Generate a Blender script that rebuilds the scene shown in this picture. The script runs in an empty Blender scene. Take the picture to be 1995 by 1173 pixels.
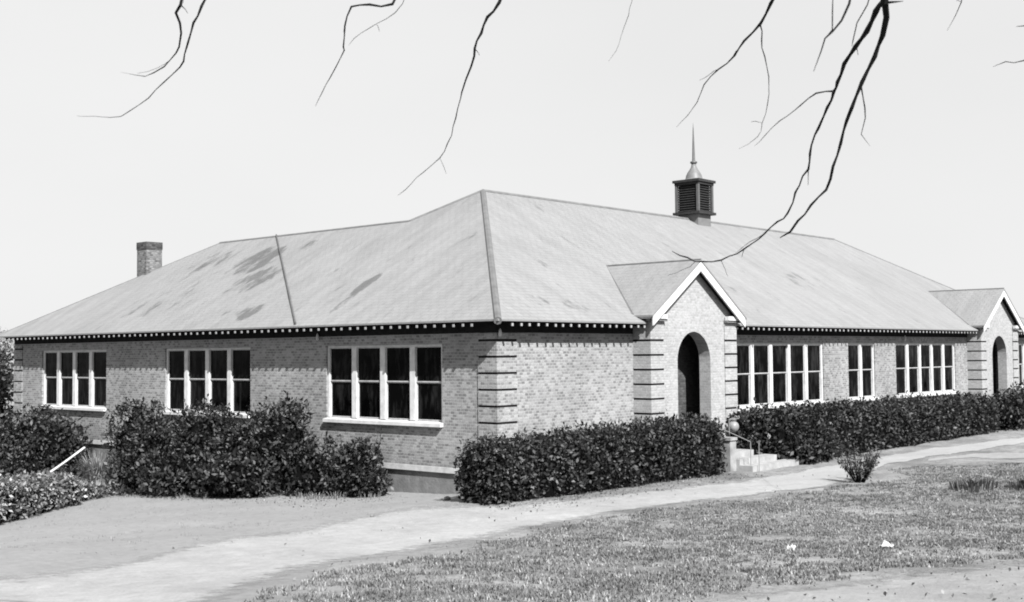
import bpy, math, random
import numpy as np
from mathutils import Vector, Matrix
random.seed(7)
rng = np.random.default_rng(11)
C = bpy.context.scene.collection
sc = bpy.context.scene
R = math.radians

# ------------------------------------------------------------------ mesh helpers
class MB:
    def __init__(s): s.v = []; s.f = []; s.m = []
    def face(s, pts, mi=0):
        n = len(s.v); s.v += [tuple(p) for p in pts]; s.f.append(tuple(range(n, n+len(pts)))); s.m.append(mi)
    def hexa(s, b, t, mi=0, skip=()):
        # b, t: four bottom and four top points in the same order (counter-clockwise from above)
        n = len(s.v); s.v += [tuple(p) for p in b] + [tuple(p) for p in t]
        fs = {'bot': (3,2,1,0), 'top': (4,5,6,7), 0: (0,1,5,4), 1: (1,2,6,5), 2: (2,3,7,6), 3: (3,0,4,7)}
        for k, q in fs.items():
            if k in skip: continue
            s.f.append(tuple(n+i for i in q)); s.m.append(mi)
    def box(s, x0, y0, z0, x1, y1, z1, mi=0):
        s.hexa([(x0,y0,z0),(x1,y0,z0),(x1,y1,z0),(x0,y1,z0)], [(x0,y0,z1),(x1,y0,z1),(x1,y1,z1),(x0,y1,z1)], mi)
    def tube(s, pts, rad, n=7, mi=0, cap=True):
        pts = [Vector(p) for p in pts]; base = len(s.v)
        up = Vector((0.3, 0.2, 1)).normalized()
        for i, p in enumerate(pts):
            d = (pts[min(i+1, len(pts)-1)] - pts[max(i-1, 0)]).normalized()
            a = d.cross(up)
            if a.length < .05: a = d.cross(Vector((1, 0, 0)))
            a.normalize(); b = d.cross(a)
            r = rad[i] if hasattr(rad, '__len__') else rad
            for k in range(n):
                t = 2*math.pi*k/n
                s.v.append(tuple(p + a*(r*math.cos(t)) + b*(r*math.sin(t))))
        for i in range(len(pts)-1):
            for k in range(n):
                k2 = (k+1) % n
                s.f.append((base+i*n+k, base+(i+1)*n+k, base+(i+1)*n+k2, base+i*n+k2)); s.m.append(mi)
        if cap:
            s.f.append(tuple(base+k for k in range(n))); s.m.append(mi)
            e = base+(len(pts)-1)*n; s.f.append(tuple(e+n-1-k for k in range(n))); s.m.append(mi)
    def lathe(s, c, prof, n=20, mi=0, rot=0.0):
        base = len(s.v)
        for r, z in prof:
            for k in range(n):
                t = rot + 2*math.pi*k/n; s.v.append((c[0]+r*math.cos(t), c[1]+r*math.sin(t), c[2]+z))
        for i in range(len(prof)-1):
            for k in range(n):
                k2 = (k+1) % n
                s.f.append((base+i*n+k, base+i*n+k2, base+(i+1)*n+k2, base+(i+1)*n+k)); s.m.append(mi)
        s.f.append(tuple(base+n-1-k for k in range(n))); s.m.append(mi)
        e = base+(len(prof)-1)*n; s.f.append(tuple(e+k for k in range(n))); s.m.append(mi)
    def build(s, name, mats, parent=None, smooth=False):
        me = bpy.data.meshes.new(name); me.from_pydata(s.v, [], s.f)
        if not isinstance(mats, (list, tuple)): mats = [mats]
        for m in mats: me.materials.append(m)
        me.polygons.foreach_set('material_index', s.m)
        if smooth: me.polygons.foreach_set('use_smooth', [True]*len(me.polygons))
        me.update()
        return link(name, me, parent)

def link(name, me, parent=None):
    o = bpy.data.objects.new(name, me); C.objects.link(o)
    if parent is not None:
        o.parent = parent
        if parent.type == 'EMPTY': o.location = -parent.location
    return o
def quads(name, V, mats, parent=None, mi=None):
    """V: (n,4,3) array of separate quads"""
    n = len(V); me = bpy.data.meshes.new(name)
    me.vertices.add(4*n); me.vertices.foreach_set('co', np.ascontiguousarray(V, dtype=np.float32).ravel())
    me.loops.add(4*n); me.loops.foreach_set('vertex_index', np.arange(4*n, dtype=np.int32))
    me.polygons.add(n); me.polygons.foreach_set('loop_start', np.arange(0, 4*n, 4, dtype=np.int32))
    if not isinstance(mats, (list, tuple)): mats = [mats]
    for m in mats: me.materials.append(m)
    if mi is not None: me.polygons.foreach_set('material_index', np.asarray(mi, dtype=np.int32))
    me.update(calc_edges=True); me.validate()
    return link(name, me, parent)
def tag(o, label=None, cat=None, group=None, kind=None):
    if label: o['label'] = label
    if cat: o['category'] = cat
    if group: o['group'] = group
    if kind: o['kind'] = kind
    return o
def thing(name, loc, label, cat, group=None):
    o = bpy.data.objects.new(name, None); C.objects.link(o); o.location = loc; o.empty_display_size = .3
    return tag(o, label, cat, group)

# ------------------------------------------------------------------ materials (neutral greys: the picture is monochrome)
def newmat(name, rough=.8, spec=.3):
    m = bpy.data.materials.new(name); m.use_nodes = True
    nt = m.node_tree; b = nt.nodes['Principled BSDF']
    b.inputs['Roughness'].default_value = rough; b.inputs['Specular IOR Level'].default_value = spec
    return m, nt, b
def N(nt, t, **kw):
    n = nt.nodes.new(t)
    for k, v in kw.items(): setattr(n, k, v)
    return n
def ramp(nt, fac, stops):
    r = N(nt, 'ShaderNodeValToRGB'); cr = r.color_ramp
    while len(cr.elements) < len(stops): cr.elements.new(.5)
    for e, (p, v) in zip(cr.elements, stops): e.position = p; e.color = (v, v, v, 1)
    nt.links.new(fac, r.inputs['Fac']); return r.outputs['Color']
def noise(nt, vec, scale, detail=4, rough=.55):
    n = N(nt, 'ShaderNodeTexNoise'); n.inputs['Scale'].default_value = scale
    n.inputs['Detail'].default_value = detail; n.inputs['Roughness'].default_value = rough
    nt.links.new(vec, n.inputs['Vector']); return n.outputs['Fac']
def mathn(nt, op, a, b=None, clamp=False):
    n = N(nt, 'ShaderNodeMath', operation=op, use_clamp=clamp)
    for i, x in enumerate((a, b)):
        if x is None: continue
        if isinstance(x, (int, float)): n.inputs[i].default_value = x
        else: nt.links.new(x, n.inputs[i])
    return n.outputs[0]
def mix(nt, f, a, b, mode='MIX'):
    n = N(nt, 'ShaderNodeMix', data_type='RGBA', blend_type=mode)
    for i, x in ((0, f), (6, a), (7, b)):
        if isinstance(x, (int, float)):
            n.inputs[i].default_value = x if i == 0 else (x, x, x, 1)
        else: nt.links.new(x, n.inputs[i])
    return n.outputs[2]
def bump(nt, b, h, dist, strength=1.0):
    n = N(nt, 'ShaderNodeBump'); n.inputs['Distance'].default_value = dist; n.inputs['Strength'].default_value = strength
    nt.links.new(h, n.inputs['Height']); nt.links.new(n.outputs['Normal'], b.inputs['Normal'])
def objco(nt):
    return N(nt, 'ShaderNodeTexCoord').outputs['Object']
def mapped(nt, vec, scale):
    m = N(nt, 'ShaderNodeMapping'); m.inputs['Scale'].default_value = scale
    nt.links.new(vec, m.inputs['Vector']); return m.outputs['Vector']

def plain(name, v, rough=.7, var=.12, scale=6, spec=.3, bmp=0):
    m, nt, b = newmat(name, rough, spec)
    f = noise(nt, objco(nt), scale, 6)
    nt.links.new(ramp(nt, f, [(.3, v*(1-var)), (.7, v*(1+var))]), b.inputs['Base Color'])
    if bmp: bump(nt, b, noise(nt, objco(nt), scale*5, 4), bmp)
    return m

def brick_mat(name, lo, hi, mortar, stain=.25):
    m, nt, b = newmat(name, .88, .15)
    co = objco(nt); s = N(nt, 'ShaderNodeSeparateXYZ'); nt.links.new(co, s.inputs[0])
    u = mathn(nt, 'ADD', s.outputs[0], s.outputs[1])
    # slight waviness of the hand-laid courses
    wob = mathn(nt, 'MULTIPLY', mathn(nt, 'SUBTRACT', noise(nt, co, 1.7, 2), .5), .02)
    z = mathn(nt, 'ADD', s.outputs[2], wob)
    c = N(nt, 'ShaderNodeCombineXYZ'); nt.links.new(u, c.inputs[0]); nt.links.new(z, c.inputs[1])
    t = N(nt, 'ShaderNodeTexBrick'); nt.links.new(c.outputs[0], t.inputs['Vector'])
    t.inputs['Scale'].default_value = 1; t.inputs['Brick Width'].default_value = .135; t.inputs['Row Height'].default_value = .073
    t.inputs['Mortar Size'].default_value = .009; t.inputs['Mortar Smooth'].default_value = .25; t.inputs['Bias'].default_value = .1
    t.inputs['Color1'].default_value = (lo, lo, lo, 1); t.inputs['Color2'].default_value = (hi, hi, hi, 1)
    t.inputs['Mortar'].default_value = (mortar, mortar, mortar, 1)
    big = noise(nt, co, .45, 5, .6); fine = noise(nt, co, 24, 3)
    k = mathn(nt, 'MULTIPLY', ramp(nt, big, [(.3, 1-stain), (.62, 1.08)]), mathn(nt, 'MULTIPLY', ramp(nt, fine, [(.25, .82), (.75, 1.15)]), ramp(nt, mathn(nt, 'ADD', s.outputs[2], mathn(nt, 'MULTIPLY', noise(nt, co, 1.3, 5, .65), .8)), [(.30, .84), (.75, 1)])))
    nt.links.new(mix(nt, 1.0, t.outputs['Color'], k, 'MULTIPLY'), b.inputs['Base Color'])
    h = mathn(nt, 'ADD', mathn(nt, 'MULTIPLY', t.outputs['Fac'], -1), mathn(nt, 'MULTIPLY', fine, .5))
    bump(nt, b, h, .008)
    return m

M = {}
M['brick'] = brick_mat('brick', .095, .235, .26, .2)
M['porch_brick'] = brick_mat('porch_brick', .20, .275, .27, .08)
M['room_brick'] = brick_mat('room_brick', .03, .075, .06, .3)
M['joint_shade'] = plain('groove_shade', .012, .95, .3, 9, .05)  # strip colour that gives the quoin grooves their shade
M['brick_quoin'] = brick_mat('brick_quoin', .10, .245, .26, .15)
M['foundation'] = plain('foundation_render', .13, .9, .25, 3, .1, .01)
M['ledge'] = plain('ledge_stone', .33, .8, .2, 5)
M['white'] = plain('white_paint', .41, .6, .16, 5)
M['sash'] = plain('sash_paint', .30, .6, .2, 7)
M['dark'] = plain('near_black', .012, .9, .3, 6, .05)
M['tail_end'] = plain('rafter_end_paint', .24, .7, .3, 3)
M['step'] = plain('step_concrete', .225, .9, .22, 4, .2, .004)
M['iron'] = plain('iron', .10, .6, .3, 10)
M['bark'] = plain('bark', .010, .9, .35, 30, .1)
M['globe'] = plain('globe_glass', .16, .4, .15, 9)
M['cheek'] = plain('cheek_render', .19, .9, .3, 4, .1, .006)
M['pipe'] = plain('pipe_paint', .16, .5, .2, 9)
M['stone'] = plain('stone', .12, .9, .3, 12)
M['paper'] = plain('paper', .3, .8, .08, 8)
M['chimney'] = brick_mat('chimney_brick', .05, .17, .12)
M['chimney_top'] = brick_mat('sooty_brick', .02, .08, .04)
M['lead'] = plain('lead_roofing', .11, .5, .15, 5)
M['louver'] = plain('louver_wood', .018, .8, .4, 8)
M['spire'] = plain('spire_metal', .07, .5, .2, 5)
M['gully'] = plain('roof_cable', .07, .8, .2, 5)

def glass_mat():
    m, nt, b = newmat('window_glass', .06, .5)
    b.inputs['IOR'].default_value = 1.10
    f = noise(nt, mapped(nt, objco(nt), (3, 3, .7)), 1.5, 5, .7)
    nt.links.new(ramp(nt, f, [(.48, .0008), (.75, .02)]), b.inputs['Base Color'])
    bump(nt, b, noise(nt, objco(nt), 1.3, 2), .01)
    return m
M['glass'] = glass_mat()

def roof_mat():
    m, nt, b = newmat('roof_shingle', .9, .15)
    uv = N(nt, 'ShaderNodeUVMap'); uv.uv_map = 'roof'; uv = uv.outputs[0]
    co = objco(nt)
    t = N(nt, 'ShaderNodeTexBrick'); nt.links.new(uv, t.inputs['Vector'])
    t.inputs['Scale'].default_value = 1; t.inputs['Brick Width'].default_value = .28; t.inputs['Row Height'].default_value = .17
    t.inputs['Mortar Size'].default_value = .008; t.inputs['Mortar Smooth'].default_value = .5
    for n_, v in (('Color1', .97), ('Color2', 1.03), ('Mortar', .93)): t.inputs[n_].default_value = (v, v, v, 1)
    streak = noise(nt, mapped(nt, uv, (2.4, .42, 1)), 1, 6, .62)
    big = noise(nt, co, .22, 4); fine = noise(nt, co, 9, 4, .7)
    base = mathn(nt, 'MULTIPLY', ramp(nt, streak, [(.3, .150), (.62, .182)]), ramp(nt, big, [(.3, .93), (.7, 1.04)]))
    base = mathn(nt, 'MULTIPLY', base, ramp(nt, fine, [(.25, .93), (.75, 1.05)]))
    # weathered patches that lie on the left slope and small ones elsewhere
    sl = noise(nt, mapped(nt, uv, (1.7, .62, 1)), 1.1, 7, .7)
    spots = 0
    for (x, y, z, rx, ry, rz, amt) in ROOF_STAINS:
        mp = N(nt, 'ShaderNodeMapping'); mp.vector_type = 'TEXTURE'
        mp.inputs['Location'].default_value = (x, y, z); mp.inputs['Scale'].default_value = (rx, ry, rz)
        nt.links.new(co, mp.inputs['Vector'])
        g = N(nt, 'ShaderNodeTexGradient', gradient_type='SPHERICAL'); nt.links.new(mp.outputs[0], g.inputs[0])
        k = mathn(nt, 'MULTIPLY', mathn(nt, 'MINIMUM', mathn(nt, 'MULTIPLY', g.outputs['Fac'], 2.5), 1), amt)
        spots = k if isinstance(spots, int) else mathn(nt, 'MAXIMUM', spots, k)
    gate = mathn(nt, 'ADD', sl, mathn(nt, 'MULTIPLY', spots, .31))
    dark = ramp(nt, gate, [(.61, 0), (.73, 1)])
    col = mathn(nt, 'MULTIPLY', base, mathn(nt, 'SUBTRACT', 1, mathn(nt, 'MULTIPLY', dark, .48)))
    nt.links.new(mix(nt, 1.0, t.outputs['Color'], col, 'MULTIPLY'), b.inputs['Base Color'])
    bump(nt, b, mathn(nt, 'ADD', mathn(nt, 'MULTIPLY', t.outputs['Fac'], -.6), fine), .012)
    return m
ROOF_STAINS = [(1.5, 6.32, 4.75, .9, .35, .8, .9), (.6, 6.2, 4.25, 1.0, .2, .8, .75), (3.6, 14.2, 6.0, 1.4, 1.5, 1.2, .7), (2.3, 12.6, 5.2, 1.2, 1.2, 1.1, .6),
               (1.2, 16.5, 4.6, 1.4, 2.6, 1.2, .35), (.3, 10.2, 4.1, .6, .7, .6, .7), (3.9, 17.5, 6.2, 1.2, 1.6, 1.2, .4), (4.4, 12.4, 6.5, .5, .6, .5, .4), (2, 3, 4.8, .9, .25, .7, .45),
               (12.5, 1.5, 4.9, 1.2, .5, .5, .4), (3.4, .2, 4.0, .8, .5, .4, .45), (1.8, .4, 4.1, .7, .4, .4, .35), (20, 2.5, 5.3, 2, 1, 1, .25)]
M['roof'] = roof_mat()
M['hip_cap'] = plain('hip_cap', .095, .9, .2, 4)

def leaf_mat(name, lo, hi, rough=.5, spec=.25):
    m, nt, b = newmat(name, rough, spec)
    g = N(nt, 'ShaderNodeNewGeometry')
    r = ramp(nt, g.outputs['Random Per Island'], [(0, lo), (.55, lo*.7+hi*.14), (.85, hi*.6), (1, hi)])
    big = ramp(nt, noise(nt, objco(nt), 1.6, 3), [(.3, .7), (.7, 1.3)])
    nt.links.new(mix(nt, 1.0, r, big, 'MULTIPLY'), b.inputs['Base Color'])
    tr = N(nt, 'ShaderNodeBsdfTranslucent'); nt.links.new(r, tr.inputs[0])
    ms = N(nt, 'ShaderNodeMixShader'); ms.inputs[0].default_value = .15
    nt.links.new(b.outputs[0], ms.inputs[1]); nt.links.new(tr.outputs[0], ms.inputs[2])
    nt.links.new(ms.outputs[0], nt.nodes['Material Output'].inputs['Surface'])
    return m
M['leaf'] = leaf_mat('hedge_leaf', .004, .085)
M['leaf_pale'] = leaf_mat('pale_leaf', .03, .16)
M['leaf_light'] = leaf_mat('light_hedge_leaf', .04, .32)
M['leaf_dark'] = leaf_mat('tree_leaf', .008, .06)
M['leaf_mid'] = leaf_mat('mid_leaf', .02, .15)
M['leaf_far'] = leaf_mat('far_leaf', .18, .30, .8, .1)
M['straw'] = leaf_mat('straw', .10, .42, .7, .1)
M['twig'] = plain('twig', .002, .95, .3, 20, .05)
M['twig_pale'] = plain('twig_pale', .09, .9, .3, 20, .1)

# ------------------------------------------------------------------ terrain
def ss(t):
    t = np.clip(t, 0, 1); return t*t*(3-2*t)
def ground_z(x, y):
    x = np.asarray(x, float); y = np.asarray(y, float)
    z = -.5 - .2*ss((y+1)/3.5) - .045*np.clip(y-2.5, 0, 14)
    d = -((x+3)*.746 + (y+6)*.666)
    return z + .07*np.minimum((np.sqrt(d*d+4)+d)/2, 40)
def lump(x, y):
    return .018*np.sin(1.9*x+.7*y+1)*np.sin(1.3*y-.4*x) + .010*np.sin(5.1*x+2.2*y)*np.sin(4.3*y-1.1*x+.5)
def dmat(name, base, a):
    """dirt and dry turf"""
    m, nt, b = newmat(name, .95, .08)
    co = objco(nt)
    n1 = noise(nt, co, .5, 6, .65); n2 = noise(nt, co, 4.5, 6, .7); n3 = noise(nt, co, 26, 4, .7)
    k = mathn(nt, 'MULTIPLY', ramp(nt, n1, [(.30, 1-a*1.25), (.66, 1+a)]), ramp(nt, n2, [(.3, 1-a), (.7, 1+a*.8)]))
    k = mathn(nt, 'MULTIPLY', k, ramp(nt, n3, [(.3, 1-a), (.72, 1+a)]))
    k = mathn(nt, 'MULTIPLY', k, base)
    nt.links.new(k, b.inputs['Base Color'])
    bump(nt, b, mathn(nt, 'ADD', n2, mathn(nt, 'MULTIPLY', n3, .4)), .03)
    return m, nt, b, k
def ground_mat():
    m, nt, b, k = dmat('dry_lawn', .15, .34)
    # the sandy strip under the windows of the left side and the paler yard: a soil type, set by where it lies
    co = objco(nt); s = N(nt, 'ShaderNodeSeparateXYZ'); nt.links.new(co, s.inputs[0])
    wob = mathn(nt, 'MULTIPLY', mathn(nt, 'SUBTRACT', noise(nt, co, .55, 5, .6), .5), 4.2)
    e = mathn(nt, 'ADD', mathn(nt, 'ADD', mathn(nt, 'MULTIPLY', s.outputs[0], -.55), mathn(nt, 'MULTIPLY', s.outputs[1], .83)), wob)
    f = mathn(nt, 'MULTIPLY_ADD', e, .45); f.node.inputs[2].default_value = 0.55; f.node.use_clamp = True
    pale = mathn(nt, 'MULTIPLY', ramp(nt, noise(nt, co, 7, 6, .65), [(.3, .86), (.7, 1.1)]), .185)
    pale = mathn(nt, 'MULTIPLY', pale, ramp(nt, noise(nt, co, .7, 4, .6), [(.3, .93), (.7, 1.06)]))
    # bare worn spots in the turf
    w = ramp(nt, noise(nt, mapped(nt, co, (.9, 1.5, 1)), .9, 6, .7), [(.58, 0), (.70, .8)])
    k = mix(nt, w, k, .2)
    nt.links.new(mix(nt, f, k, pale), b.inputs['Base Color'])
    return m
def path_mat(name, base, a, scale_edge=5.0):
    m, nt, b, k = dmat(name, base, a)
    at = N(nt, 'ShaderNodeAttribute'); at.attribute_name = 'edge'
    co = objco(nt)
    th = mathn(nt, 'ADD', at.outputs['Fac'], mathn(nt, 'MULTIPLY', mathn(nt, 'SUBTRACT', noise(nt, co, scale_edge, 7, .7), .5), 1.1))
    alpha = ramp(nt, th, [(.22, 0), (.62, 1)])
    nt.links.new(alpha, b.inputs['Alpha'])
    return m
def grid_ground():
    def axis(lo, hi, step, far):
        a = list(np.arange(lo, hi+1e-6, step)); s = step
        while a[-1] < far: s *= 1.35; a.append(a[-1]+s)
        s = step
        while a[0] > -far: s *= 1.35; a.insert(0, a[0]-s)
        return np.array(a)
    X = axis(-26, 44, .3, 900); Y = axis(-30, 30, .3, 900)
    gx, gy = np.meshgrid(X, Y); gz = ground_z(gx, gy) + lump(gx, gy)*np.exp(-(np.hypot(gx, gy)/60)**2)
    V = np.stack([gx, gy, gz], -1).reshape(-1, 3); nx = len(X)
    i = np.arange((len(Y)-1)*(nx-1)); r, c = i//(nx-1), i % (nx-1); a = r*nx+c
    F = np.stack([a, a+1, a+nx+1, a+nx], 1)
    me = bpy.data.meshes.new('ground'); me.from_pydata(V.tolist(), [], F.tolist())
    me.materials.append(ground_mat()); me.polygons.foreach_set('use_smooth', [True]*len(me.polygons)); me.update()
    return link('ground', me)
ground = tag(grid_ground(), kind='structure')

def resample(P, n):
    P = np.array(P, float); d = np.r_[0, np.cumsum(np.hypot(*np.diff(P, axis=0).T))]
    t = np.linspace(0, d[-1], n); return np.stack([np.interp(t, d, P[:, 0]), np.interp(t, d, P[:, 1])], 1)
def strip(name, A, B, mat, lift=.008, nl=160, nw=24, soft=.22, soft_ends=(True, True), wob=.15):
    A = resample(A, nl); B = resample(B, nl); V = []; E = []
    for i in range(nl):
        for j in range(nw):
            t = j/(nw-1); p = A[i]*(1-t)+B[i]*t
            V.append((p[0], p[1], float(ground_z(p[0], p[1])+lump(p[0], p[1]))+lift))
            e = min(1, min(t, 1-t)/soft)
            if soft_ends[0]: e = min(e, i/(nl*.06))
            if soft_ends[1]: e = min(e, (nl-1-i)/(nl*.06))
            E.append(e)
    F = [(i*nw+j, i*nw+j+1, (i+1)*nw+j+1, (i+1)*nw+j) for i in range(nl-1) for j in range(nw-1)]
    me = bpy.data.meshes.new(name); me.from_pydata(V, [], F); me.materials.append(mat)
    at = me.attributes.new('edge', 'FLOAT', 'POINT'); at.data.foreach_set('value', E)
    me.polygons.foreach_set('use_smooth', [True]*len(F)); me.update()
    o = link(name, me)
    return tag(o, kind='structure')
DATA = {"road_far":[[-15.51,-3.21],[-14.05,-3.36],[-13.06,-3.64],[-12.11,-3.56],[-9.56,-1.53],[-8.31,-1.08],[-6.61,-0.92],[-4.81,-0.18],[-3.18,0.18],[-2.22,-0.32],[-1.22,-1.58],[1.42,-2.42],[3.91,-2.61],[5.45,-3.06],[7.4,-3.06],[9.28,-2.95],[11.51,-3.08],[14.29,-3.06]],"road_near":[[-18.19,-8.69],[-16.92,-10.27],[-15.66,-9.98],[-14.31,-9.3],[-12.75,-8.04],[-11.54,-7.27],[-10.16,-6.88],[-8.44,-6.55],[-6.1,-5.67],[-3.81,-4.89],[-1.63,-4.7],[0.56,-4.84],[2.32,-5.3],[4.16,-5.7],[5.11,-5.73],[6.4,-5.75],[10.87,-4.63]],"walk_far":[[6.65,-3.18],[9.14,-3.03],[11.66,-3.01],[14.68,-2.97],[18.36,-2.9],[21.11,-3.21],[25.36,-3.48],[28.9,-4.03]],"walk_near":[[3.76,-5.52],[5.55,-5.77],[7.94,-5.35],[11.82,-4.35],[14.78,-4.38],[17.5,-4.58],[21.83,-4.68],[26.28,-4.83]],"strip2_far":[[14.15,-4.43],[16.93,-4.8],[18.59,-5.78],[20.23,-6.67]],"strip2_near":[[13.5,-4.7],[15.3,-5.42],[15.63,-6.79],[16.05,-7.95]],"corner_far":[[-10.45,-12.3],[-9.3,-12.56],[-7.82,-12.74],[-6.21,-13.01],[-4.33,-13.61],[-2.15,-14.36]],"corner_near":[[-13.62,-14.37],[-13.26,-14.81],[-12.91,-15.25],[-12.56,-15.69],[-12.1,-16.25],[-11.63,-16.84]],"br":[[[-17.646,-13.856,4.873,0.012],[-17.635,-13.79,4.693,0.0106],[-17.626,-13.731,4.664,0.0094],[-17.585,-13.708,4.62,0.0082],[-17.554,-13.672,4.576,0.0071],[-17.535,-13.622,4.511,0.0062],[-17.521,-13.57,4.488,0.0054],[-17.538,-13.479,4.424,0.0047],[-17.552,-13.395,4.401,0.0042],[-17.56,-13.318,4.391,0.004]],[[-17.56,-13.318,4.391,0.003],[-17.575,-13.228,4.412,0.0017],[-17.602,-13.124,4.439,0.001]],[[-17.54,-13.976,4.872,0.011],[-17.558,-13.874,4.687,0.0097],[-17.56,-13.799,4.608,0.0085],[-17.552,-13.733,4.508,0.0074],[-17.539,-13.673,4.421,0.0064],[-17.526,-13.618,4.4,0.0054],[-17.557,-13.509,4.329,0.0045],[-17.588,-13.402,4.25,0.0038],[-17.629,-13.283,4.191,0.0031],[-17.641,-13.199,4.165,0.0026],[-17.658,-13.112,4.169,0.0022],[-17.763,-12.926,4.189,0.002]],[[-16.539,-14.356,4.992,0.012],[-16.53,-14.28,4.835,0.0106],[-16.587,-14.142,4.848,0.0093],[-16.624,-14.025,4.851,0.0081],[-16.615,-13.954,4.753,0.007],[-16.585,-13.904,4.637,0.006],[-16.548,-13.87,4.631,0.0051],[-16.546,-13.791,4.544,0.0043],[-16.537,-13.722,4.487,0.0037],[-16.534,-13.645,4.411,0.0032],[-16.528,-13.572,4.336,0.003]],[[-16.156,-14.04,5.085,0.004],[-16.198,-13.944,4.918,0.0033],[-16.285,-13.803,4.831,0.0027],[-16.331,-13.71,4.774,0.0022],[-16.335,-13.665,4.739,0.002]],[[-16.253,-14.977,4.953,0.014],[-16.263,-14.879,4.78,0.0127],[-16.269,-14.793,4.713,0.0115],[-16.254,-14.729,4.633,0.0103],[-16.241,-14.663,4.557,0.0092],[-16.206,-14.626,4.525,0.0082],[-16.18,-14.576,4.477,0.0072],[-16.162,-14.516,4.414,0.0063],[-16.141,-14.461,4.349,0.0055],[-16.125,-14.394,4.206,0.0047],[-16.119,-14.316,4.061,0.004],[-16.112,-14.243,3.983,0.0035],[-16.142,-14.13,3.904,0.003],[-16.178,-14.007,3.805,0.0027],[-16.174,-13.934,3.777,0.0025]],[[-15.403,-16.23,4.875,0.015],[-15.382,-16.11,4.714,0.0128],[-15.337,-16.021,4.631,0.0107],[-15.32,-15.901,4.554,0.0088],[-15.276,-15.812,4.494,0.0071],[-15.26,-15.692,4.436,0.0056],[-15.238,-15.578,4.367,0.0042],[-15.189,-15.494,4.279,0.0032],[-15.149,-15.402,4.221,0.0024],[-15.118,-15.298,4.166,0.002]],[[-15.408,-16.055,4.604,0.006],[-15.338,-16.023,4.528,0.0051],[-15.261,-15.997,4.459,0.0043],[-15.179,-15.974,4.359,0.0036],[-15.116,-15.929,4.227,0.003],[-15.072,-15.865,4.122,0.0025],[-15.025,-15.805,4.054,0.0022],[-15.033,-15.684,3.997,0.002]],[[-15.978,-17.068,4.555,0.034],[-15.9,-16.997,4.43,0.0304],[-15.829,-16.926,4.417,0.0272],[-15.761,-16.847,4.35,0.0244],[-15.703,-16.759,4.3,0.0218],[-15.647,-16.667,4.236,0.0195],[-15.575,-16.593,4.167,0.0176],[-15.495,-16.53,4.136,0.0159],[-15.423,-16.456,4.076,0.0144],[-15.36,-16.371,3.987,0.0132],[-15.296,-16.284,3.865,0.0121],[-15.209,-16.227,3.796,0.0113],[-15.163,-16.12,3.682,0.0106],[-15.099,-16.035,3.578,0.0101],[-15.048,-15.94,3.54,0.0097],[-15.007,-15.831,3.482,0.0094],[-14.997,-15.686,3.401,0.0092],[-15.001,-15.527,3.342,0.0091],[-14.988,-15.391,3.342,0.009],[-14.967,-15.266,3.375,0.009],[-14.948,-15.14,3.423,0.009]],[[-15.978,-17.068,4.555,0.032],[-15.929,-17.015,4.42,0.0288],[-15.859,-16.99,4.366,0.0259],[-15.805,-16.945,4.298,0.0233],[-15.764,-16.885,4.216,0.021],[-15.74,-16.805,4.107,0.0189],[-15.708,-16.733,3.995,0.0172],[-15.662,-16.682,3.944,0.0156],[-15.617,-16.624,3.84,0.0144],[-15.579,-16.56,3.733,0.0133],[-15.525,-16.517,3.677,0.0125],[-15.476,-16.468,3.633,0.0119],[-15.467,-16.373,3.561,0.0114],[-15.45,-16.287,3.487,0.0112],[-15.416,-16.221,3.434,0.011],[-15.392,-16.146,3.41,0.011]],[[-15.591,-16.572,4.12,0.007],[-15.538,-16.452,4.136,0.0055],[-15.481,-16.332,4.099,0.0042],[-15.445,-16.188,4.041,0.0032],[-15.393,-16.062,3.98,0.0024],[-15.324,-15.957,3.944,0.002]],[[-15.587,-16.727,4.118,0.006],[-15.525,-16.715,4.024,0.0045],[-15.475,-16.693,3.982,0.0033],[-15.44,-16.652,3.907,0.0024],[-15.362,-16.662,3.854,0.002]],[[-17.017,-17.386,4.241,0.007],[-16.996,-17.351,4.118,0.006],[-16.983,-17.312,4.064,0.0051],[-16.975,-17.269,4.03,0.0043],[-16.963,-17.231,4.013,0.0037],[-16.941,-17.202,3.971,0.0032],[-16.929,-17.161,3.898,0.003]],[[-17.076,-17.32,4.242,0.003],[-17.038,-17.302,4.095,0.003],[-17.006,-17.284,4.029,0.003],[-16.988,-17.253,4.014,0.003]],[[-16.213,-17.099,4.447,0.004],[-16.186,-17.048,4.347,0.0036],[-16.168,-16.988,4.28,0.0033],[-16.132,-16.949,4.211,0.0031],[-16.088,-16.922,4.2,0.003]],[[-14.365,-16.804,4.993,0.005],[-14.308,-16.756,4.819,0.0036],[-14.262,-16.703,4.762,0.0025],[-14.228,-16.636,4.69,0.002]],[[-14.822,-14.804,5.327,0.003],[-14.808,-14.725,5.036,0.0024],[-14.788,-14.667,4.96,0.002],[-14.778,-14.594,4.822,0.0017],[-14.771,-14.523,4.765,0.0015]],[[-13.998,-17.189,4.572,0.006],[-14.123,-17.04,4.46,0.0046],[-14.192,-16.962,4.455,0.0035],[-14.241,-16.906,4.426,0.003]],[[-14.021,-17.172,4.72,0.006],[-14.119,-17.059,4.662,0.0047],[-14.158,-17.014,4.657,0.004]]]}
PM = path_mat('pale_dirt', .235, .13)
strip('dirt_road', DATA['road_far'], DATA['road_near'], PM, soft=.30)
strip('front_path', DATA['walk_far'], DATA['walk_near'], path_mat('walk_concrete', .235, .07), lift=.012, soft=.2, soft_ends=(False, False))
strip('yard_path', DATA['strip2_far'], DATA['strip2_near'], path_mat('worn_dirt', .21, .1), lift=.010, soft=.35, soft_ends=(True, False), nw=8)
strip('verge_path', DATA['corner_far'], DATA['corner_near'], path_mat('verge_dirt', .19, .12), lift=.010, soft=.25)

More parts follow.
